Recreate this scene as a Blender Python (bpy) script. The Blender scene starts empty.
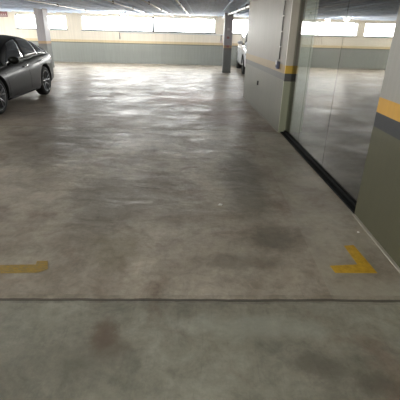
import bpy, bmesh, math, random
from mathutils import Vector, Matrix
random.seed(7)
S = bpy.context.scene
COL = S.collection
CEIL = 2.2; FARY = 19.6; X0 = -13.0; X1 = 12.5; YN = -4.0

# ---------------------------------------------------------------- materials
def lin(c):
    return tuple(((v/255)/12.92 if v/255 <= 0.04045 else ((v/255+0.055)/1.055)**2.4) for v in c)+(1,)
class NT:
    def __init__(s, name):
        m = bpy.data.materials.new(name); m.use_nodes = True
        s.m = m; s.t = m.node_tree; s.n = s.t.nodes; s.b = s.n['Principled BSDF']; s.out = s.n['Material Output']
    def add(s, ty, **k):
        n = s.n.new(ty)
        for a, v in k.items(): setattr(n, a, v)
        return n
    def l(s, a, b): s.t.links.new(a, b)
    def noise(s, scale, detail=4, rough=.55, vec=None, dist=0):
        n = s.add('ShaderNodeTexNoise'); n.inputs['Scale'].default_value = scale
        n.inputs['Detail'].default_value = detail; n.inputs['Roughness'].default_value = rough
        n.inputs['Distortion'].default_value = dist
        if vec is not None: s.l(vec, n.inputs['Vector'])
        return n.outputs['Fac']
    def pos(s, scale=(1,1,1), loc=(0,0,0)):
        g = s.add('ShaderNodeNewGeometry'); mp = s.add('ShaderNodeMapping')
        mp.inputs['Scale'].default_value = scale; mp.inputs['Location'].default_value = loc
        s.l(g.outputs['Position'], mp.inputs['Vector']); return mp.outputs['Vector']
    def ramp(s, fac, stops, interp='LINEAR'):
        r = s.add('ShaderNodeValToRGB'); r.color_ramp.interpolation = interp
        e = r.color_ramp.elements
        while len(e) < len(stops): e.new(0.5)
        for k, (p, c) in enumerate(stops): e[k].position = p; e[k].color = c
        s.l(fac, r.inputs['Fac']); return r.outputs['Color']
    def math(s, op, a, b=None, c=None, clamp=False):
        n = s.add('ShaderNodeMath', operation=op); n.use_clamp = clamp
        for i, v in enumerate((a, b, c)):
            if v is None: continue
            if isinstance(v, (int, float)): n.inputs[i].default_value = v
            else: s.l(v, n.inputs[i])
        return n.outputs[0]
    def mix(s, fac, a, b, mode='MIX'):
        n = s.add('ShaderNodeMix', data_type='RGBA', blend_type=mode)
        for sock, v in ((n.inputs['Factor'], fac), (n.inputs['A'], a), (n.inputs['B'], b)):
            pass
        ins = [i for i in n.inputs if i.enabled]
        fs = n.inputs[0]; A = n.inputs[6]; B = n.inputs[7]
        for sock, v in ((fs, fac), (A, a), (B, b)):
            if isinstance(v, (int, float, tuple)): sock.default_value = v
            else: s.l(v, sock)
        return n.outputs[2]
    def bump(s, h, strength=.3, dist=.02, nrm=None):
        b = s.add('ShaderNodeBump'); b.inputs['Strength'].default_value = strength; b.inputs['Distance'].default_value = dist
        s.l(h, b.inputs['Height'])
        if nrm is not None: s.l(nrm, b.inputs['Normal'])
        return b.outputs['Normal']
def g(v): return (v, v, v, 1)
def simple(name, rgb, rough=.5, metal=0, coat=0, noise=.06, nscale=30, emit=0, spec=.5):
    t = NT(name); b = t.b
    c = lin(rgb)
    f = t.noise(nscale, 3)
    col = t.mix(t.ramp(f, [(0.3, g(0)), (0.7, g(1))]), tuple(x*(1-noise) for x in c[:3])+(1,), tuple(min(1, x*(1+noise)) for x in c[:3])+(1,))
    t.l(col, b.inputs['Base Color'])
    b.inputs['Roughness'].default_value = rough; b.inputs['Metallic'].default_value = metal
    b.inputs['Coat Weight'].default_value = coat; b.inputs['Coat Roughness'].default_value = .05
    b.inputs['Specular IOR Level'].default_value = spec
    if emit:
        b.inputs['Emission Color'].default_value = c; b.inputs['Emission Strength'].default_value = emit
    return t.m

def band_mat(name, top, yel, dark, low, y0, y1, d0, rough=.55, low_end=0.0):
    """painted wall: lower colour, dark stripe d0..y0, yellow stripe y0..y1, upper colour"""
    t = NT(name); b = t.b
    geo = t.add('ShaderNodeNewGeometry'); sx = t.add('ShaderNodeSeparateXYZ')
    t.l(geo.outputs['Position'], sx.inputs[0])
    wob = t.math('MULTIPLY_ADD', t.noise(6, 3), .006, -.003)
    z = t.math('ADD', sx.outputs['Z'], wob)
    zz = t.math('DIVIDE', z, 2.5)
    c = t.ramp(zz, [(0, lin(low)), (d0/2.5, lin(dark)), (y0/2.5, lin(yel)), (y1/2.5, lin(top))], 'CONSTANT')
    n1 = t.ramp(t.noise(1.7, 5, .6), [(.3, g(.88)), (.7, g(1.08))])
    c = t.mix(1.0, c, n1, 'MULTIPLY')
    # vertical trowel streaks and small scuffs
    st = t.ramp(t.noise(1, 4, .6, t.pos((14, 14, .9))), [(.35, g(.95)), (.65, g(1.04))])
    c = t.mix(1.0, c, st, 'MULTIPLY')
    sc = t.ramp(t.noise(22, 6, .7), [(.28, g(.82)), (.36, g(1))])
    c = t.mix(1.0, c, sc, 'MULTIPLY')
    t.l(c, b.inputs['Base Color']); b.inputs['Roughness'].default_value = rough
    t.l(t.bump(t.noise(60, 4), .25, .004), b.inputs['Normal'])
    return t.m

M = {}
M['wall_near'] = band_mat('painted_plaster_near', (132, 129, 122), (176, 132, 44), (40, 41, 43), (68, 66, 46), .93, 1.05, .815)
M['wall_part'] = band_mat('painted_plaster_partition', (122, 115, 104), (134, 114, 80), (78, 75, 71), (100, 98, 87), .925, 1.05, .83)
M['wall_far'] = band_mat('painted_plaster_far_hazed', (236, 226, 208), (218, 198, 158), (118, 118, 108), (154, 157, 150), .925, 1.03, .885)  # far paint lightened and less saturated, haze put into the colours
M['wall_end_lit'] = band_mat('painted_plaster_end_lit', (196, 190, 176), (206, 166, 60), (76, 76, 74), (150, 153, 130), .93, 1.05, .815)  # brighter copy of the wall paint, standing in for light from camera side
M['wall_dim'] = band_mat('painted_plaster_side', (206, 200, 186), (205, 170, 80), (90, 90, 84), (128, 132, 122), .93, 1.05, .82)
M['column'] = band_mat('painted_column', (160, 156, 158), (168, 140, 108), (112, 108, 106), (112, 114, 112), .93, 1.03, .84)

def floor_mat():
    t = NT('polished_concrete'); b = t.b
    geo = t.add('ShaderNodeNewGeometry'); sx = t.add('ShaderNodeSeparateXYZ'); t.l(geo.outputs['Position'], sx.inputs[0])
    P = geo.outputs['Position']; X, Y = sx.outputs['X'], sx.outputs['Y']
    base = t.ramp(t.noise(.8, 7, .62, P, .5), [(.34, lin((140, 128, 112))), (.5, lin((168, 158, 141))), (.66, lin((194, 184, 167)))])
    # slab in front of the joint: greener grey
    near = t.math('LESS_THAN', t.math('SUBTRACT', Y, t.math('MULTIPLY', X, .033)), 1.815)
    green = t.ramp(t.noise(1.3, 7, .62, P, .3), [(.36, lin((112, 111, 97))), (.64, lin((158, 156, 140)))])
    c = t.mix(t.math('MULTIPLY', near, .85), base, green)
    # brown-red stains
    st = t.ramp(t.noise(1.9, 6, .65, t.pos((1, 1, 1), (5.3, 2.1, 0)), .8), [(.54, g(0)), (.68, g(1))])
    c = t.mix(t.math('MULTIPLY', st, .55), c, lin((122, 103, 88)))
    # dark oil patches and tyre grime
    dk = t.ramp(t.noise(1.1, 7, .7, t.pos((1.3, .8, 1), (1.2, 7.7, 0)), .6), [(.5, g(0)), (.68, g(1))])
    c = t.mix(t.math('MULTIPLY', dk, .45), c, lin((100, 93, 80)))
    lt = t.ramp(t.noise(2.6, 6, .7, t.pos((1, 1, 1), (9.2, 3.3, 0)), .4), [(.56, g(0)), (.75, g(1))])
    c = t.mix(t.math('MULTIPLY', lt, .35), c, lin((172, 168, 152)))
    fine = t.ramp(t.noise(20, 9, .78, P), [(.3, g(.78)), (.7, g(1.14))])
    c = t.mix(1.0, c, fine, 'MULTIPLY')
    md = t.ramp(t.noise(5.5, 8, .72, t.pos((1, 1, 1), (2, 5, 0)), .6), [(.34, g(.78)), (.5, g(1)), (.68, g(1.12))])
    c = t.mix(1.0, c, md, 'MULTIPLY')
    # fine scratches
    scr = t.ramp(t.noise(1, 5, .7, t.pos((50, 5, 1))), [(.34, g(.9)), (.44, g(1))])
    c = t.mix(1.0, c, scr, 'MULTIPLY')
    # paler strip poured along the wall (x > .84 + wobble, y<9) on the corridor side
    wob = t.math('MULTIPLY_ADD', t.noise(2, 5), .3, -.15)
    strip = t.math('MULTIPLY', t.math('GREATER_THAN', t.math('ADD', X, wob), .84), t.math('LESS_THAN', X, 1.46))
    strip = t.math('MULTIPLY', strip, t.math('GREATER_THAN', Y, 1.82)); strip = t.math('MULTIPLY', strip, t.math('LESS_THAN', Y, 6.13))
    c = t.mix(t.math('MULTIPLY', strip, t.ramp(t.noise(2.4, 6, .65, P), [(.4, g(.05)), (.64, g(.42))])), c, lin((182, 178, 160)))
    past = t.math('MULTIPLY', t.math('GREATER_THAN', Y, 6.13), t.math('LESS_THAN', Y, 14))
    c = t.mix(t.math('MULTIPLY', past, .28), c, lin((140, 118, 104)))
    # stains with a place of their own
    def blob(cx, cy, rx, ry, colr, amt, sc=3.0, seed=0):
        nonlocal c
        wx = t.math('MULTIPLY_ADD', t.noise(sc, 6, .7, t.pos((1, 1, 1), (seed, 0, 0))), 1.6, -.8)
        dx = t.math('DIVIDE', t.math('SUBTRACT', X, cx), rx); dy = t.math('DIVIDE', t.math('SUBTRACT', Y, cy), ry)
        rr = t.math('ADD', t.math('SQRT', t.math('ADD', t.math('MULTIPLY', dx, dx), t.math('MULTIPLY', dy, dy))), wx)
        c = t.mix(t.math('MULTIPLY', t.ramp(rr, [(.45, g(1)), (1.0, g(0))]), amt), c, lin(colr))
    blob(-.50, 1.52, .09, .16, (98, 74, 60), .6, 9, 1)
    blob(-.44, 1.42, .12, .1, (96, 76, 62), .5, 9, 2)
    blob(.5, 3.9, .3, 1.3, (88, 86, 76), .55, 3, 3)
    blob(.6, 2.6, .32, .28, (88, 84, 74), .5, 6, 4)
    blob(.3, 2.25, .4, .14, (92, 88, 78), .4, 7, 5)
    blob(-.9, 3.3, .5, .9, (96, 90, 78), .45, 3, 6)
    blob(-.6, 2.4, .25, .35, (104, 96, 66), .4, 5, 7)
    blob(-.4, 9.6, 1.1, 1.6, (168, 118, 96), .45, 2, 8)
    blob(.3, 7.6, .7, 1.0, (128, 96, 78), .5, 2.5, 9)
    blob(-2.2, 5.2, .9, 1.2, (88, 80, 70), .5, 2, 10)
    blob(.6, 1.35, .16, .10, (92, 84, 74), .5, 9, 11)
    blob(.85, 1.25, .14, .08, (84, 78, 68), .5, 12, 12)
    blob(-.55, 1.35, .3, .2, (112, 108, 94), .4, 6, 13)
    blob(.35, 1.6, .5, .12, (176, 176, 160), .35, 5, 14)
    # joints
    def joint(coord, at, w, slope=None, amp=.03):
        wv = t.math('MULTIPLY_ADD', t.noise(2.2, 5, .6, P), amp, -amp/2+at)
        if slope: wv = t.math('ADD', wv, t.math('MULTIPLY', X, slope))
        return t.math('LESS_THAN', t.math('ABSOLUTE', t.math('SUBTRACT', coord, wv)), w)
    j1 = joint(Y, 1.815, .012, .033, amp=.045)
    j2 = joint(Y, 6.14, .012, amp=.02)
    j3 = joint(Y, 11.0, .02)
    j4 = t.math('MULTIPLY', joint(X, 1.06, .008, amp=.03), t.math('GREATER_THAN', Y, 9.6))
    jj = t.math('MAXIMUM', j1, t.math('MULTIPLY', j2, .5)); 
    c = t.mix(t.math('MULTIPLY', jj, .75), c, lin((56, 50, 42)))
    halo = joint(Y, 1.825, .04, .033, amp=.07)
    c = t.mix(t.math('MULTIPLY', t.math('MULTIPLY', halo, t.ramp(t.noise(7, 5, .7, P), [(.4, g(0)), (.6, g(1))])), .35), c, lin((84, 76, 64)))
    c = t.mix(t.math('MULTIPLY', t.math('MAXIMUM', j4, j3), .5), c, lin((180, 172, 160)))
    t.l(c, b.inputs['Base Color'])
    rg = t.ramp(t.noise(1.4, 6, .65, t.pos((1, 1, 1), (3, 3, 3)), .6), [(.36, g(.34)), (.64, g(.56))])
    t.l(rg, b.inputs['Roughness'])
    b.inputs['Specular IOR Level'].default_value = .3
    h1 = t.noise(2.0, 4, .5, t.pos((1, 1.6, 1)), .5)
    h2 = t.noise(9, 5, .6, P)
    n = t.bump(h1, .38, .045); n = t.bump(h2, .4, .008, n)
    n = t.bump(t.math('SUBTRACT', 1.0, jj), .6, .01, n)
    t.l(n, b.inputs['Normal'])
    return t.m
M['floor'] = floor_mat()

def ceil_mat():
    t = NT('painted_ribbed_soffit'); b = t.b
    c = t.ramp(t.noise(1.2, 5, .6, t.pos((3, .5, 1))), [(.3, lin((196, 210, 234))), (.7, lin((218, 230, 250)))])
    f = t.ramp(t.noise(1, 5, .7, t.pos((18, 1.4, 1))), [(.35, g(.88)), (.65, g(1.08))])
    c = t.mix(1.0, c, f, 'MULTIPLY')
    t.l(c, b.inputs['Base Color']); b.inputs['Roughness'].default_value = .7; b.inputs['Specular IOR Level'].default_value = .2
    t.l(t.bump(t.noise(1, 4, .6, t.pos((12, .8, 1))), .3, .02), b.inputs['Normal'])
    return t.m
M['ceiling'] = ceil_mat()

def glass_mat(name, tint, frame_refl=1.45, extra=0.0):
    t = NT(name); n = t.n
    n.remove(t.b)
    tr = t.add('ShaderNodeBsdfTransparent'); tr.inputs['Color'].default_value = tint
    gl = t.add('ShaderNodeBsdfGlossy'); gl.inputs['Roughness'].default_value = .02; gl.inputs['Color'].default_value = (.9, .93, .92, 1)
    fr = t.add('ShaderNodeFresnel'); fr.inputs['IOR'].default_value = frame_refl
    mx = t.add('ShaderNodeMixShader'); 
    gq = t.add('ShaderNodeNewGeometry')
    fac = t.math('MULTIPLY', t.math('ADD', fr.outputs[0], t.math('MULTIPLY', t.noise(2, 4), extra)), t.math('SUBTRACT', 1.0, gq.outputs['Backfacing']))
    t.l(fac, mx.inputs[0]); t.l(tr.outputs[0], mx.inputs[1]); t.l(gl.outputs[0], mx.inputs[2])
    t.l(mx.outputs[0], t.out.inputs['Surface'])
    return t.m
M['glass'] = glass_mat('smoky_glass', (.70, .69, .67, 1), 1.5, .04)
M['window_glass'] = glass_mat('window_glass', (.97, .98, .98, 1), 1.3)
M['fin'] = simple('greenish_frosted_glass', (225, 235, 225), .25, 0, 0, .05)

_b = M['fin'].node_tree.nodes['Principled BSDF']; _b.inputs['Transmission Weight'].default_value = .6; _b.inputs['Roughness'].default_value = .7
M['black_rail'] = simple('black_anodised_rail', (10, 10, 10), .7, spec=.15)
M['sealant'] = simple('dark_sealant', (34, 36, 34), .6)
M['yellow'] = None
def yellow_mat():
    t = NT('worn_yellow_floor_paint'); b = t.b
    c = t.ramp(t.noise(9, 6, .7), [(.3, lin((176, 136, 22))), (.7, lin((214, 170, 40)))])
    w = t.ramp(t.noise(30, 6, .75), [(.26, g(.5)), (.32, g(1))])
    c = t.mix(w, lin((120, 106, 70)), c)
    t.l(c, b.inputs['Base Color']); b.inputs['Roughness'].default_value = .55
    t.l(t.bump(t.noise(40, 4), .3, .003), b.inputs['Normal'])
    return t.m
M['yellow'] = yellow_mat()
def yellow_faded():
    t = NT('faded_yellow_floor_paint'); b = t.b
    c = t.ramp(t.noise(9, 6, .7), [(.3, lin((140, 114, 40))), (.7, lin((186, 148, 36)))])
    w = t.ramp(t.noise(16, 6, .75, None, .5), [(.36, g(0)), (.56, g(1))])
    c = t.mix(w, lin((124, 114, 88)), c)
    t.l(c, b.inputs['Base Color']); b.inputs['Roughness'].default_value = .5
    return t.m
M['yellow_faded'] = yellow_faded()
M['pipe'] = simple('galvanised_steel', (205, 205, 205), .35, .6)
M['cable'] = simple('grey_cable_sheath', (84, 82, 80), .6)
M['cable_light'] = simple('pale_clip_plastic', (190, 186, 180), .5)
M['box_blue'] = simple('blue_grey_plastic', (84, 92, 122), .5)
M['box_white'] = simple('white_plastic', (190, 188, 190), .5)
M['dark'] = simple('dark_plastic', (24, 24, 26), .6)
M['frame'] = simple('white_aluminium', (120, 126, 132), .4)
M['sign_red'] = simple('faded_red_print', (150, 98, 100), .6)
M['sign_white'] = simple('off_white_plate', (214, 196, 190), .6)
M['lamp'] = simple('lamp_diffuser', (255, 250, 240), .5, emit=14)
M['paint_dark'] = simple('dark_grey_metallic_paint', (14, 16, 12), .4, .0, .12, .03, 60, spec=.22)
M['paint_white'] = simple('silver_white_car_paint', (222, 222, 226), .3, .1, 1.0, .02)
M['car_glass'] = simple('dark_car_glass', (12, 14, 16), .06, 0, 1.0, .02)
M['rubber'] = simple('tyre_rubber', (24, 24, 24), .8)
M['rim'] = simple('alloy_rim', (128, 130, 132), .35, .8)
M['rim_dark'] = simple('dark_brake_metal', (30, 30, 32), .5, .5)
M['chrome'] = simple('chrome_trim', (215, 215, 215), .15, 1)
M['tail'] = simple('red_tail_lens', (150, 22, 20), .15, 0, 1)
M['head'] = simple('clear_headlight_lens', (200, 205, 210), .1, .3, 1)
M['trim'] = simple('black_trim', (14, 14, 14), .6, spec=.2)
M['kerb'] = simple('pale_mortar_line', (168, 162, 148), .7)
M['paper'] = simple('white_paper', (232, 232, 226), .8)

# ---------------------------------------------------------------- helpers
def obj(name, bm, mats, parent=None, smooth=False, loc=None, kind=None, label=None):
    bmesh.ops.recalc_face_normals(bm, faces=bm.faces)
    me = bpy.data.meshes.new(name); bm.to_mesh(me); bm.free()
    if not isinstance(mats, (list, tuple)): mats = [mats]
    for m in mats: me.materials.append(m)
    if smooth:
        for p in me.polygons: p.use_smooth = True
    o = bpy.data.objects.new(name, me); COL.objects.link(o)
    if parent: o.parent = parent
    if loc: o.location = loc
    if kind: o['kind'] = kind
    if label: o['label'] = label
    return o
def struct(name, bm, m, parent=None): 
    return obj(name, bm, m, parent, kind='structure')
def tag(o, label, cat, group=None):
    o['label'] = label; o['category'] = cat
    if group: o['group'] = group
    return o
def thing(name, label, cat, loc=(0,0,0), rz=0, group=None):
    o = bpy.data.objects.new(name, None); COL.objects.link(o)
    o.empty_display_size = .1
    o.location = loc; o.rotation_euler = (0, 0, rz); return tag(o, label, cat, group)
def add_box(bm, lo, hi, bevel=0):
    vs = [bm.verts.new((x, y, z)) for z in (lo[2], hi[2]) for y in (lo[1], hi[1]) for x in (lo[0], hi[0])]
    F = [(0,2,3,1),(4,5,7,6),(0,1,5,4),(2,6,7,3),(0,4,6,2),(1,3,7,5)]
    fs = [bm.faces.new([vs[i] for i in f]) for f in F]
    if bevel:
        es = list({e for f in fs for e in f.edges})
        bmesh.ops.bevel(bm, geom=es, offset=bevel, segments=2, affect='EDGES', profile=.5)
    return bm
def box(lo, hi, bevel=0): return add_box(bmesh.new(), lo, hi, bevel)
def add_prism(bm, pts, z0, z1):
    a = [bm.verts.new((x, y, z0)) for x, y in pts]; b = [bm.verts.new((x, y, z1)) for x, y in pts]
    n = len(pts)
    bm.faces.new(a[::-1]); bm.faces.new(b)
    for i in range(n): bm.faces.new((a[i], a[(i+1)%n], b[(i+1)%n], b[i]))
    return bm
def prism(pts, z0, z1): return add_prism(bmesh.new(), pts, z0, z1)
def add_tube(bm, path, r, n=8):
    path = [Vector(p) for p in path]; rings = []
    for i, p in enumerate(path):
        d = (path[min(i+1, len(path)-1)]-path[max(i-1, 0)]).normalized()
        a = d.orthogonal().normalized() if abs(d.z) > .9 else d.cross(Vector((0,0,1))).normalized()
        b = d.cross(a)
        rings.append([bm.verts.new(p+(a*math.cos(2*math.pi*k/n)+b*math.sin(2*math.pi*k/n))*r) for k in range(n)])
    for i in range(len(rings)-1):
        for k in range(n): bm.faces.new((rings[i][k], rings[i][(k+1)%n], rings[i+1][(k+1)%n], rings[i+1][k]))
    bm.faces.new(rings[0][::-1]); bm.faces.new(rings[-1])
    return bm
def tube(path, r, n=8): return add_tube(bmesh.new(), path, r, n)
def add_lathe(bm, prof, axis='Z', n=32, c=(0,0,0), close=False):
    """prof: (radius, height)"""
    rings = []
    for r, h in prof:
        ring = []
        for k in range(n):
            a = 2*math.pi*k/n; u, v = r*math.cos(a), r*math.sin(a)
            p = {'Z': (u, v, h), 'X': (h, u, v), 'Y': (u, h, v)}[axis]
            ring.append(bm.verts.new(Vector(p)+Vector(c)))
        rings.append(ring)
    for i in range(len(rings)-1):
        for k in range(n): bm.faces.new((rings[i][k], rings[i][(k+1)%n], rings[i+1][(k+1)%n], rings[i+1][k]))
    if close:
        for k in range(n): bm.faces.new((rings[-1][k], rings[-1][(k+1)%n], rings[0][(k+1)%n], rings[0][k]))
    else:
        bm.faces.new(rings[0][::-1]); bm.faces.new(rings[-1])
    return bm
def lathe(prof, **k): return add_lathe(bmesh.new(), prof, **k)

# ---------------------------------------------------------------- room shell
bm = bmesh.new()
add_box(bm, (X0, YN, -.15), (X1, FARY, 0))
struct('floor', bm, M['floor'])

bm = bmesh.new(); add_box(bm, (X0, YN, CEIL), (X1, FARY, CEIL+.2))
x = X0+.2
while x < X1-.1:                      # shallow soffit ribs running towards the windows
    w = random.choice((.03, .045, .035)); d = random.choice((.015, .022, .03))
    add_box(bm, (x, YN, CEIL-d), (x+w, FARY, CEIL+.02)); x += random.choice((.3, .36, .42))
struct('ceiling', bm, M['ceiling'])

M['ground'] = simple('added_outside_ground', (184, 182, 176), .9)
struct('ground', box((-90, -90, -.4), (90, 110, -.16)), M['ground'])  # added outside to block sky light rising onto the ceiling
# far wall with window openings
WZ0, WZ1 = 1.46, 2.09
WIN = [(-9.05, -6.62, [-7.8]), (-5.88, .53, [-2.46]), (1.31, 3.6, []), (4.3, 7.23, [5.51, 5.94]), (7.69, 11.2, [9.5])]
def far_wall():
    bm = bmesh.new()
    add_box(bm, (X0, FARY, 0), (X1, FARY+.2, WZ0)); add_box(bm, (X0, FARY, WZ1), (X1, FARY+.2, CEIL+.2))
    xs = [X0]+[v for w in WIN for v in w[:2]]+[X1]
    for i in range(0, len(xs), 2): add_box(bm, (xs[i], FARY, WZ0), (xs[i+1], FARY+.2, WZ1))
    return bm
struct('wall_far', far_wall(), M['wall_far'])
for i, (a, b_, mull) in enumerate(WIN):
    bm = bmesh.new(); t_ = .035
    yy0, yy1 = FARY+.06, FARY+.12
    add_box(bm, (a, yy0, WZ0), (b_, yy1, WZ0+t_)); add_box(bm, (a, yy0, WZ1-t_), (b_, yy1, WZ1))
    add_box(bm, (a, yy0, WZ0), (a+t_, yy1, WZ1)); add_box(bm, (b_-t_, yy0, WZ0), (b_, yy1, WZ1))
    for m_ in mull: add_box(bm, (m_-.055, yy0, WZ0), (m_+.055, yy1, WZ1))
    w = struct(f'window_{i+1}', bm, M['frame'])
    p = obj('pane', box((a+t_, FARY+.085, WZ0+t_), (b_-t_, FARY+.091, WZ1-t_)), M['window_glass'], w)
    sill = obj('sill', box((a-.04, FARY-.03, WZ0-.03), (b_+.04, FARY+.06, WZ0)), M['frame'], w)
    L = bpy.data.lights.new('daylight_portal', 'AREA'); L.shape = 'RECTANGLE'; L.size = b_-a; L.size_y = WZ1-WZ0
    L.cycles.is_portal = True
    lo = bpy.data.objects.new('daylight_portal', L); COL.objects.link(lo)
    lo.location = ((a+b_)/2, FARY+.25, (WZ0+WZ1)/2); lo.rotation_euler = (-math.pi/2, 0, 0)

def side_wall(name, xa, xb, n0, mat, ymin=-9):
    """unseen side wall with tall openings added to let in fill daylight"""
    spans = [(-2.5, 1.5), (2.3, 6.3), (7.1, 11.1), (11.9, 15.1), (15.7, 19.1)]
    spans = [w for w in spans if w[0] > ymin]
    bm = bmesh.new(); z0, z1 = .95, 2.12
    add_box(bm, (xa, YN, 0), (xb, FARY+.2, z0)); add_box(bm, (xa, YN, z1), (xb, FARY+.2, CEIL+.2))
    ys = [YN]+[v for w in spans for v in w]+[FARY+.2]
    for i in range(0, len(ys), 2): add_box(bm, (xa, ys[i], z0), (xb, ys[i+1], z1))
    struct(name, bm, mat)
    for k, (p, q) in enumerate(spans):  # windows out of view, added to bring in fill light
        bm = bmesh.new(); t_ = .035; m_ = (xa+xb)/2; A, B = m_-.03, m_+.03
        add_box(bm, (A, p, z0), (B, q, z0+t_)); add_box(bm, (A, p, z1-t_), (B, q, z1))
        for yy in (p, (p+q)/2-t_/2, q-t_): add_box(bm, (A, yy, z0), (B, yy+t_, z1))
        w = struct(f'window_{n0+k}', bm, M['frame'])
        obj('pane', box((m_-.003, p+t_, z0+t_), (m_+.003, q-t_, z1-t_)), M['window_glass'], w)
        L = bpy.data.lights.new('daylight_portal', 'AREA'); L.shape = 'RECTANGLE'; L.size = q-p; L.size_y = z1-z0
        L.cycles.is_portal = True
        lo = bpy.data.objects.new('daylight_portal', L); COL.objects.link(lo)
        out = -1 if xa < 0 else 1
        lo.location = (m_+out*.2, (p+q)/2, (z0+z1)/2); lo.rotation_euler = (math.pi/2, 0, math.pi/2 if out > 0 else -math.pi/2)
side_wall('wall_left', X0-.2, X0, 6, M['wall_dim'])
side_wall('wall_right', X1, X1+.2, 11, M['wall_dim'], 15)
struct('wall_near', box((X0-.2, YN-.2, 0), (X1+.2, YN, CEIL+.2)), M['wall_dim'])

# partition wall beside the driving lane, slightly splayed, and the near pier
PA, PB = Vector((1.28, 6.14)), Vector((1.04, 9.72))
struct('wall_partition', prism([PA, (PA.x+.19, PA.y+.012), (PB.x+.19, PB.y+.012), PB], 0, CEIL), M['wall_part'])
# end face of the partition, paint lightened for missing light from behind the camera
struct('trim_1', prism([(1.279, 6.10), (1.41, 6.10), (1.41, 6.139), (1.279, 6.139)], 0, CEIL), M['wall_end_lit'])
struct('wall_pier', box((1.43, YN, 0), (1.8, 3.08, CEIL)), M['wall_near'])
# pale mortar lines at the wall foot
struct('baseboard_pier', box((1.405, YN, 0), (1.43, 3.06, .006)), M['kerb'])
struct('baseboard_partition', prism([(1.262, 6.14), (1.28, 6.14), (1.04, 9.72), (1.022, 9.72)], 0, .006), M['kerb'])

# glazed screen between the pier and the partition
gs = thing('glass_partition', 'tall smoky glass screen between the near pier and the partition wall', 'glass partition', (1.44, 4.6, 0))
def gp(n, bm, m, **k):
    o = obj(n, bm, m, gs, **k); o.location = (-1.44, -4.6, 0); return o
GA, GB = Vector((1.385, 6.13)), Vector((1.50, 3.08))   # glass line on plan
def gl(t, off=0):
    p = GA.lerp(GB, t); d = (GB-GA).normalized(); nrm = Vector((-d.y, d.x))
    return (p+nrm*off)
cuts = [0, .27, .62, 1]
for i in range(3):
    a, b_ = cuts[i], cuts[i+1]-.0012
    gp('glass_pane', prism([gl(a, -.004), gl(b_, -.004), gl(b_, .004), gl(a, .004)], .03, CEIL-.03), M['glass'])
bm = prism([gl(0, -.075), gl(1, -.075), gl(1, .05), gl(0, .05)], 0, .018)
add_prism(bm, [gl(0, -.02), gl(1, -.02), gl(1, -.006), gl(0, -.006)], .018, .04)
add_prism(bm, [gl(0, .006), gl(1, .006), gl(1, .02), gl(0, .02)], .018, .04)
gp('bottom_rail', bm, M['black_rail'], label='black floor rail of the glass screen')
gp('top_rail', prism([gl(0, -.02), gl(1, -.02), gl(1, .02), gl(0, .02)], CEIL-.035, CEIL), M['black_rail'])
gp('edge_seal', prism([gl(-.002, -.012), gl(.006, -.012), gl(.006, .012), gl(-.002, .012)], .02, CEIL-.03), M['sealant'])
gp('glass_fin', box((1.475, 6.10, 0.01), (1.66, 6.125, CEIL-.01)), M['fin'], label='pale greenish frosted glass fin at the far end')

# ---------------------------------------------------------------- columns
def column(x0, x1, y0, y1, label):
    t = thing('column', label, 'column', ((x0+x1)/2, (y0+y1)/2, 0))
    hx, hy = (x1-x0)/2, (y1-y0)/2
    bm = bmesh.new(); add_box(bm, (-hx, -hy, 0), (hx, hy, CEIL), .012)
    obj('shaft', bm, M['column'], t)
    bm = bmesh.new(); add_box(bm, (-hx-.004, -hy-.004, 0), (hx+.004, hy+.004, .05))
    obj('footing', bm, M['column'], t)
    return t
c2 = column(.79, 1.12, 15.98, 16.35, 'slim concrete column standing beside the parked white car')
c1 = column(-6.62, -6.28, 16.0, 16.5, 'broad concrete column rising behind the dark sedan')
for z, m, n in ((1.32, 'sign_red', 'red_sticker'), (1.62, 'box_white', 'switch_plate'), (1.0, 'sign_red', 'red_sticker')):
    obj(n, box((-.05, -.195, z-.04), (.05, -.188, z+.04), .003), M[m], c2)

# ---------------------------------------------------------------- wall fittings
t = thing('wall_conduit', 'thin grey cable run dropping down the partition wall to a box', 'cable', (1.243, 6.50, 1.1))
bm = bmesh.new()
pts = [(0+.002*math.sin(k*1.9), .012*math.sin(k*1.3), .02+k*.045) for k in range(24)]
add_tube(bm, pts, .009, 6); obj('cable', bm, M['cable'], t)
for k in range(4, 24, 5): obj('clip', box((-.012, .0-.015, .02+k*.045), (.014, .015, .04+k*.045), .003), M['cable_light'], t)
t = thing('junction_box', 'small blue grey junction box at the lower end of the wall cable', 'junction box', (1.236, 6.52, 1.03))
obj('housing', box((-.03, -.06, -.055), (.02, .055, .055), .008), M['box_blue'], t)
obj('lid', box((-.036, -.045, .01), (-.03, .04, .07), .002), M['box_white'], t)
obj('socket_opening', box((-.037, -.03, -.035), (-.03, .02, -.005), .002), M['dark'], t)
tag(obj('wall_socket', box((1.13, 8.02, .52), (1.155, 8.07, .60), .003), M['dark']), 'tiny dark socket low on the partition wall below the stripe', 'socket')

# sign on the far wall
t = thing('wall_sign', 'small faded red notice high on the far wall at left', 'sign', (-9.57, FARY-.012, 2.08))
obj('plate', box((-.19, 0, -.13), (.19, .01, .09), .003), M['sign_red'], t)
obj('border', box((-.16, -.003, -.10), (.16, .001, -.075)), M['sign_white'], t)
for k in range(3): obj('printed_mark', box((-.13+.1*k, -.003, -.05), (-.07+.1*k, .001, .0)), M['sign_white'], t)
obj('bracket', box((-.2, -.01, .10), (.2, .01, .115)), M['dark'], t)

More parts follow.
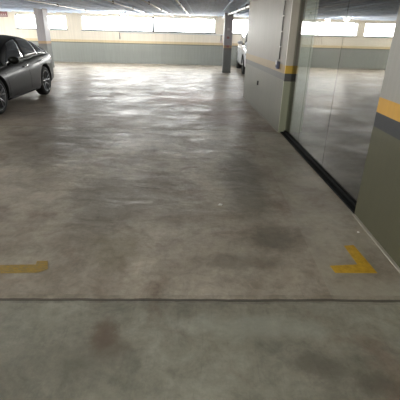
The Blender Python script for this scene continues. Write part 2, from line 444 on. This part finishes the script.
# conduits on the far wall
def pipe(name, path, r, label, cat, m='pipe', group=None, n=8):
    return tag(obj(name, tube(path, r, n), M[m], smooth=True), label, cat, group)
t = thing('wall_pipe', 'pale horizontal pipe under the long far window with two drops', 'pipe', (-1.6, FARY-.03, 1.39))
obj('pipe', tube([(-2.49, 0, 0), (2.6, 0, 0)], .018), M['pipe'], t, True)
obj('drop_pipe', tube([(-2.48, 0, .0), (-2.48, 0, -.3)], .018), M['cable'], t, True)
obj('drop_pipe', tube([(2.43, 0, .0), (2.43, 0, -.28)], .018), M['cable'], t, True)
obj('outlet', box((2.37, -.02, -.36), (2.5, .03, -.26), .005), M['sign_white'], t)

# ceiling conduits running towards the windows
for x, y0, r, lb in ((-1.47, 5, .016, 'thin pale conduit on the ceiling, left of centre'),
                     (-.66, 5, .022, 'pale conduit on the ceiling, nearest left of the lane centre line'),
                     (-2.42, 5, .014, 'thin pale conduit on the ceiling beside the round lamp'),
                     (-4.6, 4, .018, 'outermost pale conduit on the ceiling above the dark car'),):
    tt = thing('ceiling_conduit', lb, 'conduit', (x, y0, CEIL-.045), 0, None)
    obj('pipe', tube([(0, 0, 0), (0, FARY-y0-.02, 0)], r), M['pipe'], tt, True)
    for k in range(3, 14, 3): obj('clamp', box((-r-.006, k, -.01-r), (r+.006, k+.03, .045)), M['cable'], tt)
tt = thing('ceiling_pipe', 'thick galvanised pipe under the ceiling ending at the slim column', 'pipe', (0, 0, 0))
obj('pipe', tube([(1.27, 9.9-.3, 2.13), (1.17, 10.6, 2.13), (.92, 16.2, 2.14), (.86, 19.5, 2.14)], .04, 12), M['pipe'], tt, True)
for y in (11.2, 13.2, 15.2): 
    xx = 1.17+(.92-1.17)*(y-10.6)/5.6
    obj('hanger', box((xx-.048, y, 2.085), (xx+.048, y+.04, CEIL)), M['cable'], tt)

# lamps
def lamp(x, y, label, power):
    t = thing('ceiling_lamp', label, 'lamp', (x, y, CEIL-.03), 0, 'round ceiling lamps')
    obj('housing', lathe([(.13, .03), (.14, .0), (.14, -.02), (.11, -.03)], n=24), M['frame'], t, True)
    obj('diffuser', lathe([(.105, -.028), (.10, -.08), (.06, -.11), (.01, -.12)], n=24), M['lamp'], t, True)
    L = bpy.data.lights.new('lamp_light', 'POINT'); L.shadow_soft_size = .08; L.energy = power; L.color = (1, .96, .9)
    lo = bpy.data.objects.new('lamp_light', L); COL.objects.link(lo); lo.location = (x, y, CEIL-.2)
lamp(-3.47, 17.61, 'round white ceiling lamp glowing in front of the long far window', 22)
lamp(5.91, 17.17, 'round white ceiling lamp glowing beyond the glass screen', 30)
for (x, y, p) in ((-7, 3.5, 60), (-3.2, -1.5, 40), (.6, -2.6, 60), (6.5, 4.5, 3), (-9, 9, 40), (6.5, -2, 4)):  # extra lamps out of view, added as fill light
    lamp(x, y, 'unseen round ceiling lamp added to brighten the near bays', p)

# ---------------------------------------------------------------- floor markings
Z1_, Z2_ = .0005, .003
tag(obj('floor_marking', prism([(1.135, 2.50), (1.215, 2.515), (1.245, 2.145), (.95, 2.135), (.938, 2.22), (1.145, 2.245)], Z1_, Z2_), M['yellow']),
    'bright yellow L-shaped floor marking near the foot of the near pier', 'floor marking')
tag(obj('floor_marking', prism([(-1.42, 2.125), (-1.30, 2.135), (-1.13, 2.145), (-1.14, 2.19), (-1.065, 2.195), (-1.03, 2.10), (-1.08, 2.055), (-1.42, 2.03)], Z1_, Z2_), M['yellow_faded']),
    'faded dull yellow bar marking on the floor at left', 'floor marking')
bm = bmesh.new(); add_prism(bm, [(.17, 3.19), (.205, 3.185), (.22, 3.21), (.19, 3.225)], .001, .006)
tag(obj('paper_scrap', bm, M['paper']), 'tiny white paper scrap lying in the middle of the floor', 'litter')
tag(obj('mortar_crumb', lathe([(.006, .001), (.011, .004), (.009, .009), (.002, .012)], n=7, c=(1.33, 2.72, 0)), M['paper']), 'tiny pale crumb on the floor by the near pier', 'litter')

# ---------------------------------------------------------------- cars
def interp(tab, u):
    """monotone-ish cubic through (u, value) table"""
    n = len(tab)
    if u <= tab[0][0]: return tab[0][1]
    if u >= tab[-1][0]: return tab[-1][1]
    for i in range(n-1):
        if u <= tab[i+1][0]: break
    x0, y0 = tab[i]; x1, y1 = tab[i+1]; h = x1-x0
    d = (y1-y0)/h
    def sl(k):
        if k <= 0 or k >= n-1: return (tab[min(k+1, n-1)][1]-tab[max(k-1, 0)][1])/(tab[min(k+1, n-1)][0]-tab[max(k-1, 0)][0])
        a = (tab[k][1]-tab[k-1][1])/(tab[k][0]-tab[k-1][0]); b = (tab[k+1][1]-tab[k][1])/(tab[k+1][0]-tab[k][0])
        return 0 if a*b <= 0 else 2*a*b/(a+b)
    m0, m1 = sl(i), sl(i+1); t = (u-x0)/h
    return (2*t**3-3*t**2+1)*y0+(t**3-2*t**2+t)*h*m0+(-2*t**3+3*t**2)*y1+(t**3-t**2)*h*m1

def make_car(name, label, P, loc, rz):
    """length runs along local +Y from the nose (0) to the tail (L); +X is one flank"""
    root = thing(name, label, 'car', loc, rz)
    L, W = P['L'], P['W']
    deck, bot, hw = P['deck'], P['bot'], P['hw']
    N = 72
    us = [L*i/N for i in range(N+1)]
    def section(u):
        w = interp(hw, u)*W; zt = interp(deck, u); zb = interp(bot, u); h = zt-zb
        q = [(0, 0), (.80, 0), (.93, .03), (.985, .12), (.995, .28), (1.0, .45), (1.0, .60), (.992, .72), (.975, .80), (.955, .90), (.91, .975), (.82, 1.0), (.5, 1.02), (0, 1.03)]
        return [(a*w, zb+b*h) for a, b in q]
    bm = bmesh.new(); rings = []
    for u in us:
        s = section(u); pts = s+[(-a, z) for a, z in s[-2:0:-1]]
        rings.append([bm.verts.new((a, u, z)) for a, z in pts])
    n = len(rings[0])
    for i in range(N):
        for k in range(n): bm.faces.new((rings[i][k], rings[i][(k+1)%n], rings[i+1][(k+1)%n], rings[i+1][k]))
    bm.faces.new(rings[0][::-1]); bm.faces.new(rings[-1])
    body = obj('body', bm, [M[P['paint']], M['trim']], root, True)
    # wheel arches
    R = P['R']; RA = R+.045
    cut = bmesh.new()
    for wy in P['wheels']:
        for s in (-1, 1):
            add_lathe(cut, [(RA, s*(W-.32)), (RA, s*(W+.2))], 'X', 40, (0, wy, R+.02))
    bmesh.ops.recalc_face_normals(cut, faces=cut.faces)
    cme = bpy.data.meshes.new('cut'); cut.to_mesh(cme); cut.free()
    co = bpy.data.objects.new('cut', cme); COL.objects.link(co); co.parent = root
    md = body.modifiers.new('b', 'BOOLEAN'); md.operation = 'DIFFERENCE'; md.object = co; md.solver = 'EXACT'
    bpy.context.view_layer.update()
    dg = bpy.context.evaluated_depsgraph_get()
    nm = bpy.data.meshes.new_from_object(body.evaluated_get(dg))
    body.modifiers.clear(); body.data = nm; bpy.data.objects.remove(co)
    nm.materials.clear(); nm.materials.append(M[P['paint']]); nm.materials.append(M['trim'])
    for p in nm.polygons:
        c = p.center; ins = False
        for wy in P['wheels']:
            d = math.hypot(c.y-wy, c.z-R-.02)
            hwv = interp(hw, c.y)*W
            if d < RA+.004 and abs(c.x) < hwv*.975: ins = True
            if d > RA-.012 and d < RA+.004 and abs(p.normal.x) < .3 and c.z > .2 and abs(c.x) > W-.35 and c.z < 2*RA+.1 and abs(p.normal.x) < .25 and abs(c.x) < hwv*.995: ins = True
        p.material_index = 1 if ins else 0
        p.use_smooth = not ins
    # greenhouse
    roof, g0, g1 = P['roof'], P['roof'][0][0], P['roof'][-1][0]
    def gh(u, s, off=0):
        """s 0..1 from waistline up to roof centre"""
        zt = interp(roof, u); zb = min(interp(deck, u)-.02, zt-.001); wb = interp(hw, u)*W*.905
        h = max(zt-zb, .001); k = min(h/(P['roofmax']-zb), 1)
        q = [(0, 1.0, 0), (.12, .985, .12), (.5, .86-.0*k, .68), (.62, .80, .84), (.72, .70, .935), (.84, .45, .985), (1, 0, 1.0)]
        for j in range(len(q)-1):
            if s <= q[j+1][0]: break
        t = (s-q[j][0])/(q[j+1][0]-q[j][0])
        a = q[j][1]+(q[j+1][1]-q[j][1])*t; b = q[j][2]+(q[j+1][2]-q[j][2])*t
        a = 1-(1-a)*(.25+.75*k) if s < .75 else a
        return Vector((a*wb, u, zb+b*h))
    ss = [0, .06, .12, .25, .38, .5, .56, .62, .67, .72, .78, .84, .92, 1]
    bm = bmesh.new(); rings = []; NG = 48
    for i in range(NG+1):
        u = g0+(g1-g0)*i/NG
        rr = [gh(u, s) for s in ss]; rr = rr+[Vector((-p.x, p.y, p.z)) for p in rr[-2::-1]]
        rings.append([bm.verts.new(p) for p in rr])
    for i in range(NG):
        for k in range(len(rings[0])-1): bm.faces.new((rings[i][k], rings[i][k+1], rings[i+1][k+1], rings[i+1][k]))
        bm.faces.new((rings[i][-1], rings[i][0], rings[i+1][0], rings[i+1][-1]))
    bm.faces.new(rings[0][::-1]); bm.faces.new(rings[-1])
    obj('cabin', bm, M[P['paint']], root, True)
    def patch(uA, uB, sA, sB, side, off, mat, pname, nu=12, ns=8, round_=None):
        """surface patch lying just proud of the cabin; uA/uB may be functions of t (0 bottom..1 top)"""
        bm = bmesh.new(); outer = []; inner = []
        for a in range(ns+1):
            t = a/ns; s = sA+(sB-sA)*t
            ua = uA(t) if callable(uA) else uA; ub = uB(t) if callable(uB) else uB
            ro, ri = [], []
            for i in range(nu+1):
                u = ua+(ub-ua)*i/nu
                p = gh(u, s); e = .01
                du = gh(u+e, s)-gh(u-e, s); ds = gh(u, min(s+e, 1))-gh(u, s-e)
                nn = du.cross(ds); nn = nn.normalized() if nn.length > 1e-9 else Vector((1, 0, 0))
                if nn.x < 0 and abs(nn.x) > .05: nn = -nn
                if abs(nn.x) <= .05 and nn.z < 0: nn = -nn
                if nn.z < -.2: nn = -nn
                po = p+nn*off; pi_ = p-nn*.004
                ro.append(bm.verts.new((side*po.x, po.y, po.z))); ri.append(bm.verts.new((side*pi_.x, pi_.y, pi_.z)))
            outer.append(ro); inner.append(ri)
        for a in range(ns):
            for i in range(nu):
                bm.faces.new((outer[a][i], outer[a][i+1], outer[a+1][i+1], outer[a+1][i]))
                bm.faces.new((inner[a][i], inner[a+1][i], inner[a+1][i+1], inner[a][i+1]))
        rim = [(outer[0][i], inner[0][i]) for i in range(nu+1)]+[(outer[a][nu], inner[a][nu]) for a in range(1, ns+1)]+[(outer[ns][i], inner[ns][i]) for i in range(nu-1, -1, -1)]+[(outer[a][0], inner[a][0]) for a in range(ns-1, 0, -1)]
        for i in range(len(rim)):
            a, b = rim[i], rim[(i+1)%len(rim)]
            bm.faces.new((a[0], b[0], b[1], a[1]))
        po_ = obj(pname, bm, M[mat], root, True)
        for q_ in po_.data.polygons[-len(rim):]: q_.use_smooth = False
        return po_
    for side in (1, -1):
        patch(P['win'][0], P['win'][1], .08, .66, side, .004, 'trim', 'window_surround', 40, 10)
        for a, b in P['panes']:
            patch(a, b, .11, .62, side, .0055, 'car_glass', 'side_window', 14, 8)
    # front and rear screens wrap over the centre: two mirrored halves in one mesh
    for nm_, (ua, ub) in (('windscreen', P['screen']), ('rear_screen', P['rear'])):
        bm = bmesh.new(); nu, ns = 12, 14; g2 = []
        for i in range(nu+1):
            u = ua+(ub-ua)*i/nu; row = []
            for k in range(-ns, ns+1):
                s = 1-(abs(k)/ns)*.27; sg = 1 if k > 0 else -1
                p = gh(u, s); row.append((sg*p.x if k else 0, p.y, p.z+.006))
            g2.append([bm.verts.new(p) for p in row])
        for i in range(nu):
            for k in range(2*ns): bm.faces.new((g2[i][k], g2[i][k+1], g2[i+1][k+1], g2[i+1][k]))
        ex = bmesh.ops.extrude_face_region(bm, geom=bm.faces[:])
        bmesh.ops.translate(bm, verts=[v for v in ex['geom'] if isinstance(v, bmesh.types.BMVert)], vec=(0, 0, -.008))
        obj(nm_, bm, M['car_glass'], root, True)
    # flank details
    def flank(u, f, off=.003):
        w = interp(hw, u)*W; zt = interp(deck, u); zb = interp(bot, u); h = zt-zb
        q = [(0, .0), (.93, .03), (.985, .12), (.995, .28), (1.0, .45), (1.0, .60), (.992, .72), (.975, .80), (.955, .90), (.91, .975)]
        for j in range(1, len(q)-1):
            if f <= q[j+1][1]: break
        t = (f-q[j][1])/(q[j+1][1]-q[j][1]); a = q[j][0]+(q[j+1][0]-q[j][0])*t
        return Vector((a*w+off, u, zb+f*h))
    for side in (1, -1):
        def m(p): return (side*p[0], p[1], p[2])
        for u0 in P['gaps']:      # door shut lines
            obj('door_seam', tube([m(flank(u0+.02*math.sin(k*.5), .08+.85*k/10, -.001)) for k in range(11)], .004, 6), M['trim'], root)
        obj('sill_trim', tube([m(flank(P['wheels'][0]+RA+.02+(P['wheels'][1]-P['wheels'][0]-2*RA-.04)*k/10, .05, 0)) for k in range(11)], .022, 8), M[P.get('sillm', 'chrome')], root, True)
        for u0 in P['handles']:
            f0 = .84
            obj('door_handle', tube([m(flank(u0-.09, f0, .0)), m(flank(u0-.07, f0, .028)), m(flank(u0+.07, f0, .028)), m(flank(u0+.09, f0, .0))], .013, 8), M['chrome' if P['paint'] == 'paint_dark' else P['paint']], root, True)
        # mirror
        u0 = P['win'][2]; zb = interp(deck, u0)
        wv = interp(hw, u0)*W
        bm = bmesh.new(); bmesh.ops.create_uvsphere(bm, u_segments=16, v_segments=10, radius=1)
        for v in bm.verts: v.co = Vector((side*(wv+.07)+v.co.x*.11, u0+v.co.y*.06+abs(v.co.x)*.01, zb+.09+v.co.z*.07))
        mir = obj('wing_mirror', bm, M[P['paint']], root, True)
        obj('mirror_glass', box((side*(wv+.07)-.085, u0+.045, zb+.04), (side*(wv+.07)+.085, u0+.062, zb+.14), .004), M['chrome'], mir)
        obj('mirror_arm', tube([(side*(wv*.93), u0, zb+.0), (side*(wv+.03), u0, zb+.06)], .02, 8), M['trim'], mir)
        # lamps wrap the corners
        for nm_, u0, u1, f0, f1, mt in (('tail_lamp', L-.36, L-.01, .74, .9, 'tail'), ('headlamp', .03, .40, .62, .86, 'head')):
            bm = bmesh.new(); nu = 8; A, B = [], []
            for i in range(nu+1):
                u = u0+(u1-u0)*i/nu; tp = (i/nu if nm_ == 'tail_lamp' else 1-i/nu)
                fa = (f0+f1)/2-(f1-f0)/2*(.3+.7*tp); fb = (f0+f1)/2+(f1-f0)/2*(.3+.7*tp)
                A.append([bm.verts.new(m(flank(u, fa+(fb-fa)*k/4, .006))) for k in range(5)])
                B.append([bm.verts.new(m(flank(u, fa+(fb-fa)*k/4, -.02))) for k in range(5)])
            for i in range(nu):
                for k in range(4):
                    bm.faces.new((A[i][k], A[i+1][k], A[i+1][k+1], A[i][k+1])); bm.faces.new((B[i][k], B[i][k+1], B[i+1][k+1], B[i+1][k]))
                for k in (0, 4): bm.faces.new((A[i][k], B[i][k], B[i+1][k], A[i+1][k]))
            for i in (0, nu):
                for k in range(4): bm.faces.new((A[i][k], A[i][k+1], B[i][k+1], B[i][k]))
            obj(nm_, bm, M[mt], root, True)
    # front grille, bumpers, plates
    obj('grille', box((-.45, -.012, .38), (.45, .02, .52), .01), M['trim'], root)
    obj('rear_light_bar', box((-.5, L-.012, interp(deck, L)-.1), (.5, L+.01, interp(deck, L)-.06), .005), M['tail'], root)
    obj('number_plate', box((-.2, L-.01, .50), (.2, L+.012, .61), .004), M['box_white'], root)
    obj('number_plate', box((-.2, -.02, .36), (.2, .005, .47), .004), M['box_white'], root)
    obj('rear_bumper_trim', box((-.6, L-.03, .24), (.6, L+.014, .36), .02), M['trim'], root)
    # wheels
    for wy in P['wheels']:
        for s in (-1, 1):
            c = (s*(interp(hw, wy)*W-.12), wy, R)
            w = bpy.data.objects.new('wheel', None); COL.objects.link(w); w.parent = root; w.location = c; w.empty_display_size = .05
            tw = .105; ri = R*.74
            bm = lathe([(ri, -tw), (ri+.03, -tw-.004), (R-.035, -tw-.002), (R-.008, -tw+.02), (R, -tw+.04), (R, tw-.04), (R-.008, tw-.02), (R-.035, tw+.002), (ri+.03, tw+.004), (ri, tw)], axis='X', n=48, close=True)
            obj('tyre', bm, M['rubber'], w, True)
            bm = lathe([(ri+.004, -tw+.01), (ri+.004, tw-.002), (ri-.018, tw-.002), (ri-.03, tw-.05), (ri-.03, -tw+.01)], axis='X', n=48, close=True)
            for k in range(10):               # five split spokes
                base = 2*math.pi*(k//2)/5+math.pi/10; da = (.12 if k % 2 else -.12)
                a0 = base+da*.6; a1 = base+da*1.9
                p0 = Vector((s*(tw-.035), math.cos(a0)*.045, math.sin(a0)*.045)); p1 = Vector((s*(tw-.018), math.cos(a1)*(ri-.012), math.sin(a1)*(ri-.012)))
                add_tube(bm, [p0, p0.lerp(p1, .5)+Vector((s*.01, 0, 0)), p1], .017, 6)
            add_lathe(bm, [(.055, s*(tw-.06)), (.055, s*(tw-.02)), (.035, s*(tw-.01))], 'X', 20)
            obj('rim', bm, M['rim'], w, False)
            obj('brake_disc', lathe([(ri*.72, s*(-.01)), (ri*.72, s*.012)], axis='X', n=32), M['rim_dark'], w)
            obj('hub_cap', lathe([(.03, s*(tw-.015)), (.027, s*(tw-.004))], axis='X', n=16), M['rim_dark'], w)
            obj('inner_barrel', lathe([(ri-.02, s*(-tw+.02)), (ri-.02, s*(-.02))], axis='X', n=32), M['trim'], w)
    return root

SED = dict(L=4.2, W=.90, R=.33, wheels=(.85, 3.27), paint='paint_dark', roofmax=1.36, sillm='trim',
    deck=[(0, .55), (.12, .62), (.45, .70), (1.0, .79), (1.5, .83), (2.35, .88), (3.3, .94), (3.9, .945), (4.12, .92), (4.2, .86)],
    bot=[(0, .28), (.25, .19), (1, .18), (3.2, .19), (3.8, .23), (4.2, .34)],
    hw=[(0, .66), (.12, .80), (.4, .92), (.85, .985), (1.6, .985), (2.6, 1.0), (3.27, 1.0), (3.75, .975), (4.05, .91), (4.2, .80)],
    roof=[(.95, .79), (1.3, .98), (1.75, 1.21), (2.15, 1.33), (2.5, 1.36), (2.8, 1.335), (3.2, 1.24), (3.6, 1.11), (3.95, .985), (4.12, .925)],
    win=(1.32, 3.82, 1.48), panes=[(lambda t: 1.40+.5*t, 2.30), (2.37, lambda t: 3.12-.12*t), (lambda t: 3.17-.12*t, lambda t: 3.62-.3*t)],
    screen=(1.1, 1.78), rear=(3.0, 3.98), gaps=(1.28, 2.335, 3.02), handles=(2.2, 3.06))
make_car('parked_car', 'dark grey fastback sedan parked with its flank towards the lane', SED, (-4.60, 6.13, 0), math.radians(2))
SUV = dict(L=4.3, W=.90, R=.34, wheels=(.86, 3.44), paint='paint_white', roofmax=1.64, sillm='trim',
    deck=[(0, .72), (.12, .86), (.5, .97), (1.1, 1.04), (1.9, 1.07), (3.0, 1.09), (3.9, 1.11), (4.2, 1.08), (4.3, 1.0)],
    bot=[(0, .36), (.25, .26), (1, .25), (3.4, .25), (4.0, .3), (4.3, .40)],
    hw=[(0, .68), (.12, .82), (.4, .93), (.9, .985), (1.8, .99), (3, 1.0), (3.7, .98), (4.1, .93), (4.3, .84)],
    roof=[(.95, 1.02), (1.3, 1.25), (1.75, 1.52), (2.2, 1.62), (2.8, 1.64), (3.4, 1.61), (3.9, 1.50), (4.2, 1.2), (4.26, 1.08)],
    win=(1.25, 3.95, 1.42), panes=[(lambda t: 1.33+.5*t, 2.42), (2.50, 3.25), (3.32, lambda t: 3.88-.2*t)],
    screen=(1.05, 1.8), rear=(3.92, 4.22), gaps=(1.3, 2.46, 3.28), handles=(2.3, 3.15))
make_car('parked_car', 'white compact car half hidden behind the partition wall', SUV, (2.42, 14.72, 0), 0)

# ---------------------------------------------------------------- world, camera
W = bpy.data.worlds.new('overcast_sky'); S.world = W; W.use_nodes = True
bg = W.node_tree.nodes['Background']; bg.inputs['Color'].default_value = (1, .985, .96, 1); bg.inputs['Strength'].default_value = 7.5
cam = bpy.data.cameras.new('camera'); co = bpy.data.objects.new('camera', cam); COL.objects.link(co)
f, y0, roll, H = 370.0, 32.0, math.radians(1.4), 1.5
cam.sensor_width = 36; cam.lens = 36*f/400; cam.clip_start = .02
th = math.atan((200-y0)/f)
F = Vector((0, math.cos(th), -math.sin(th))); R = Vector((1, 0, 0)); U = R.cross(F)
c, s = math.cos(roll), math.sin(roll)
R2 = c*R+s*U; U2 = -s*R+c*U
co.matrix_world = Matrix(((R2.x, U2.x, -F.x, 0), (R2.y, U2.y, -F.y, 0), (R2.z, U2.z, -F.z, H), (0, 0, 0, 1)))
S.camera = co
v = S.view_settings; v.view_transform = 'Standard'; v.look = 'None'; v.gamma = 1; v.use_curve_mapping = False; v.exposure = 1.86
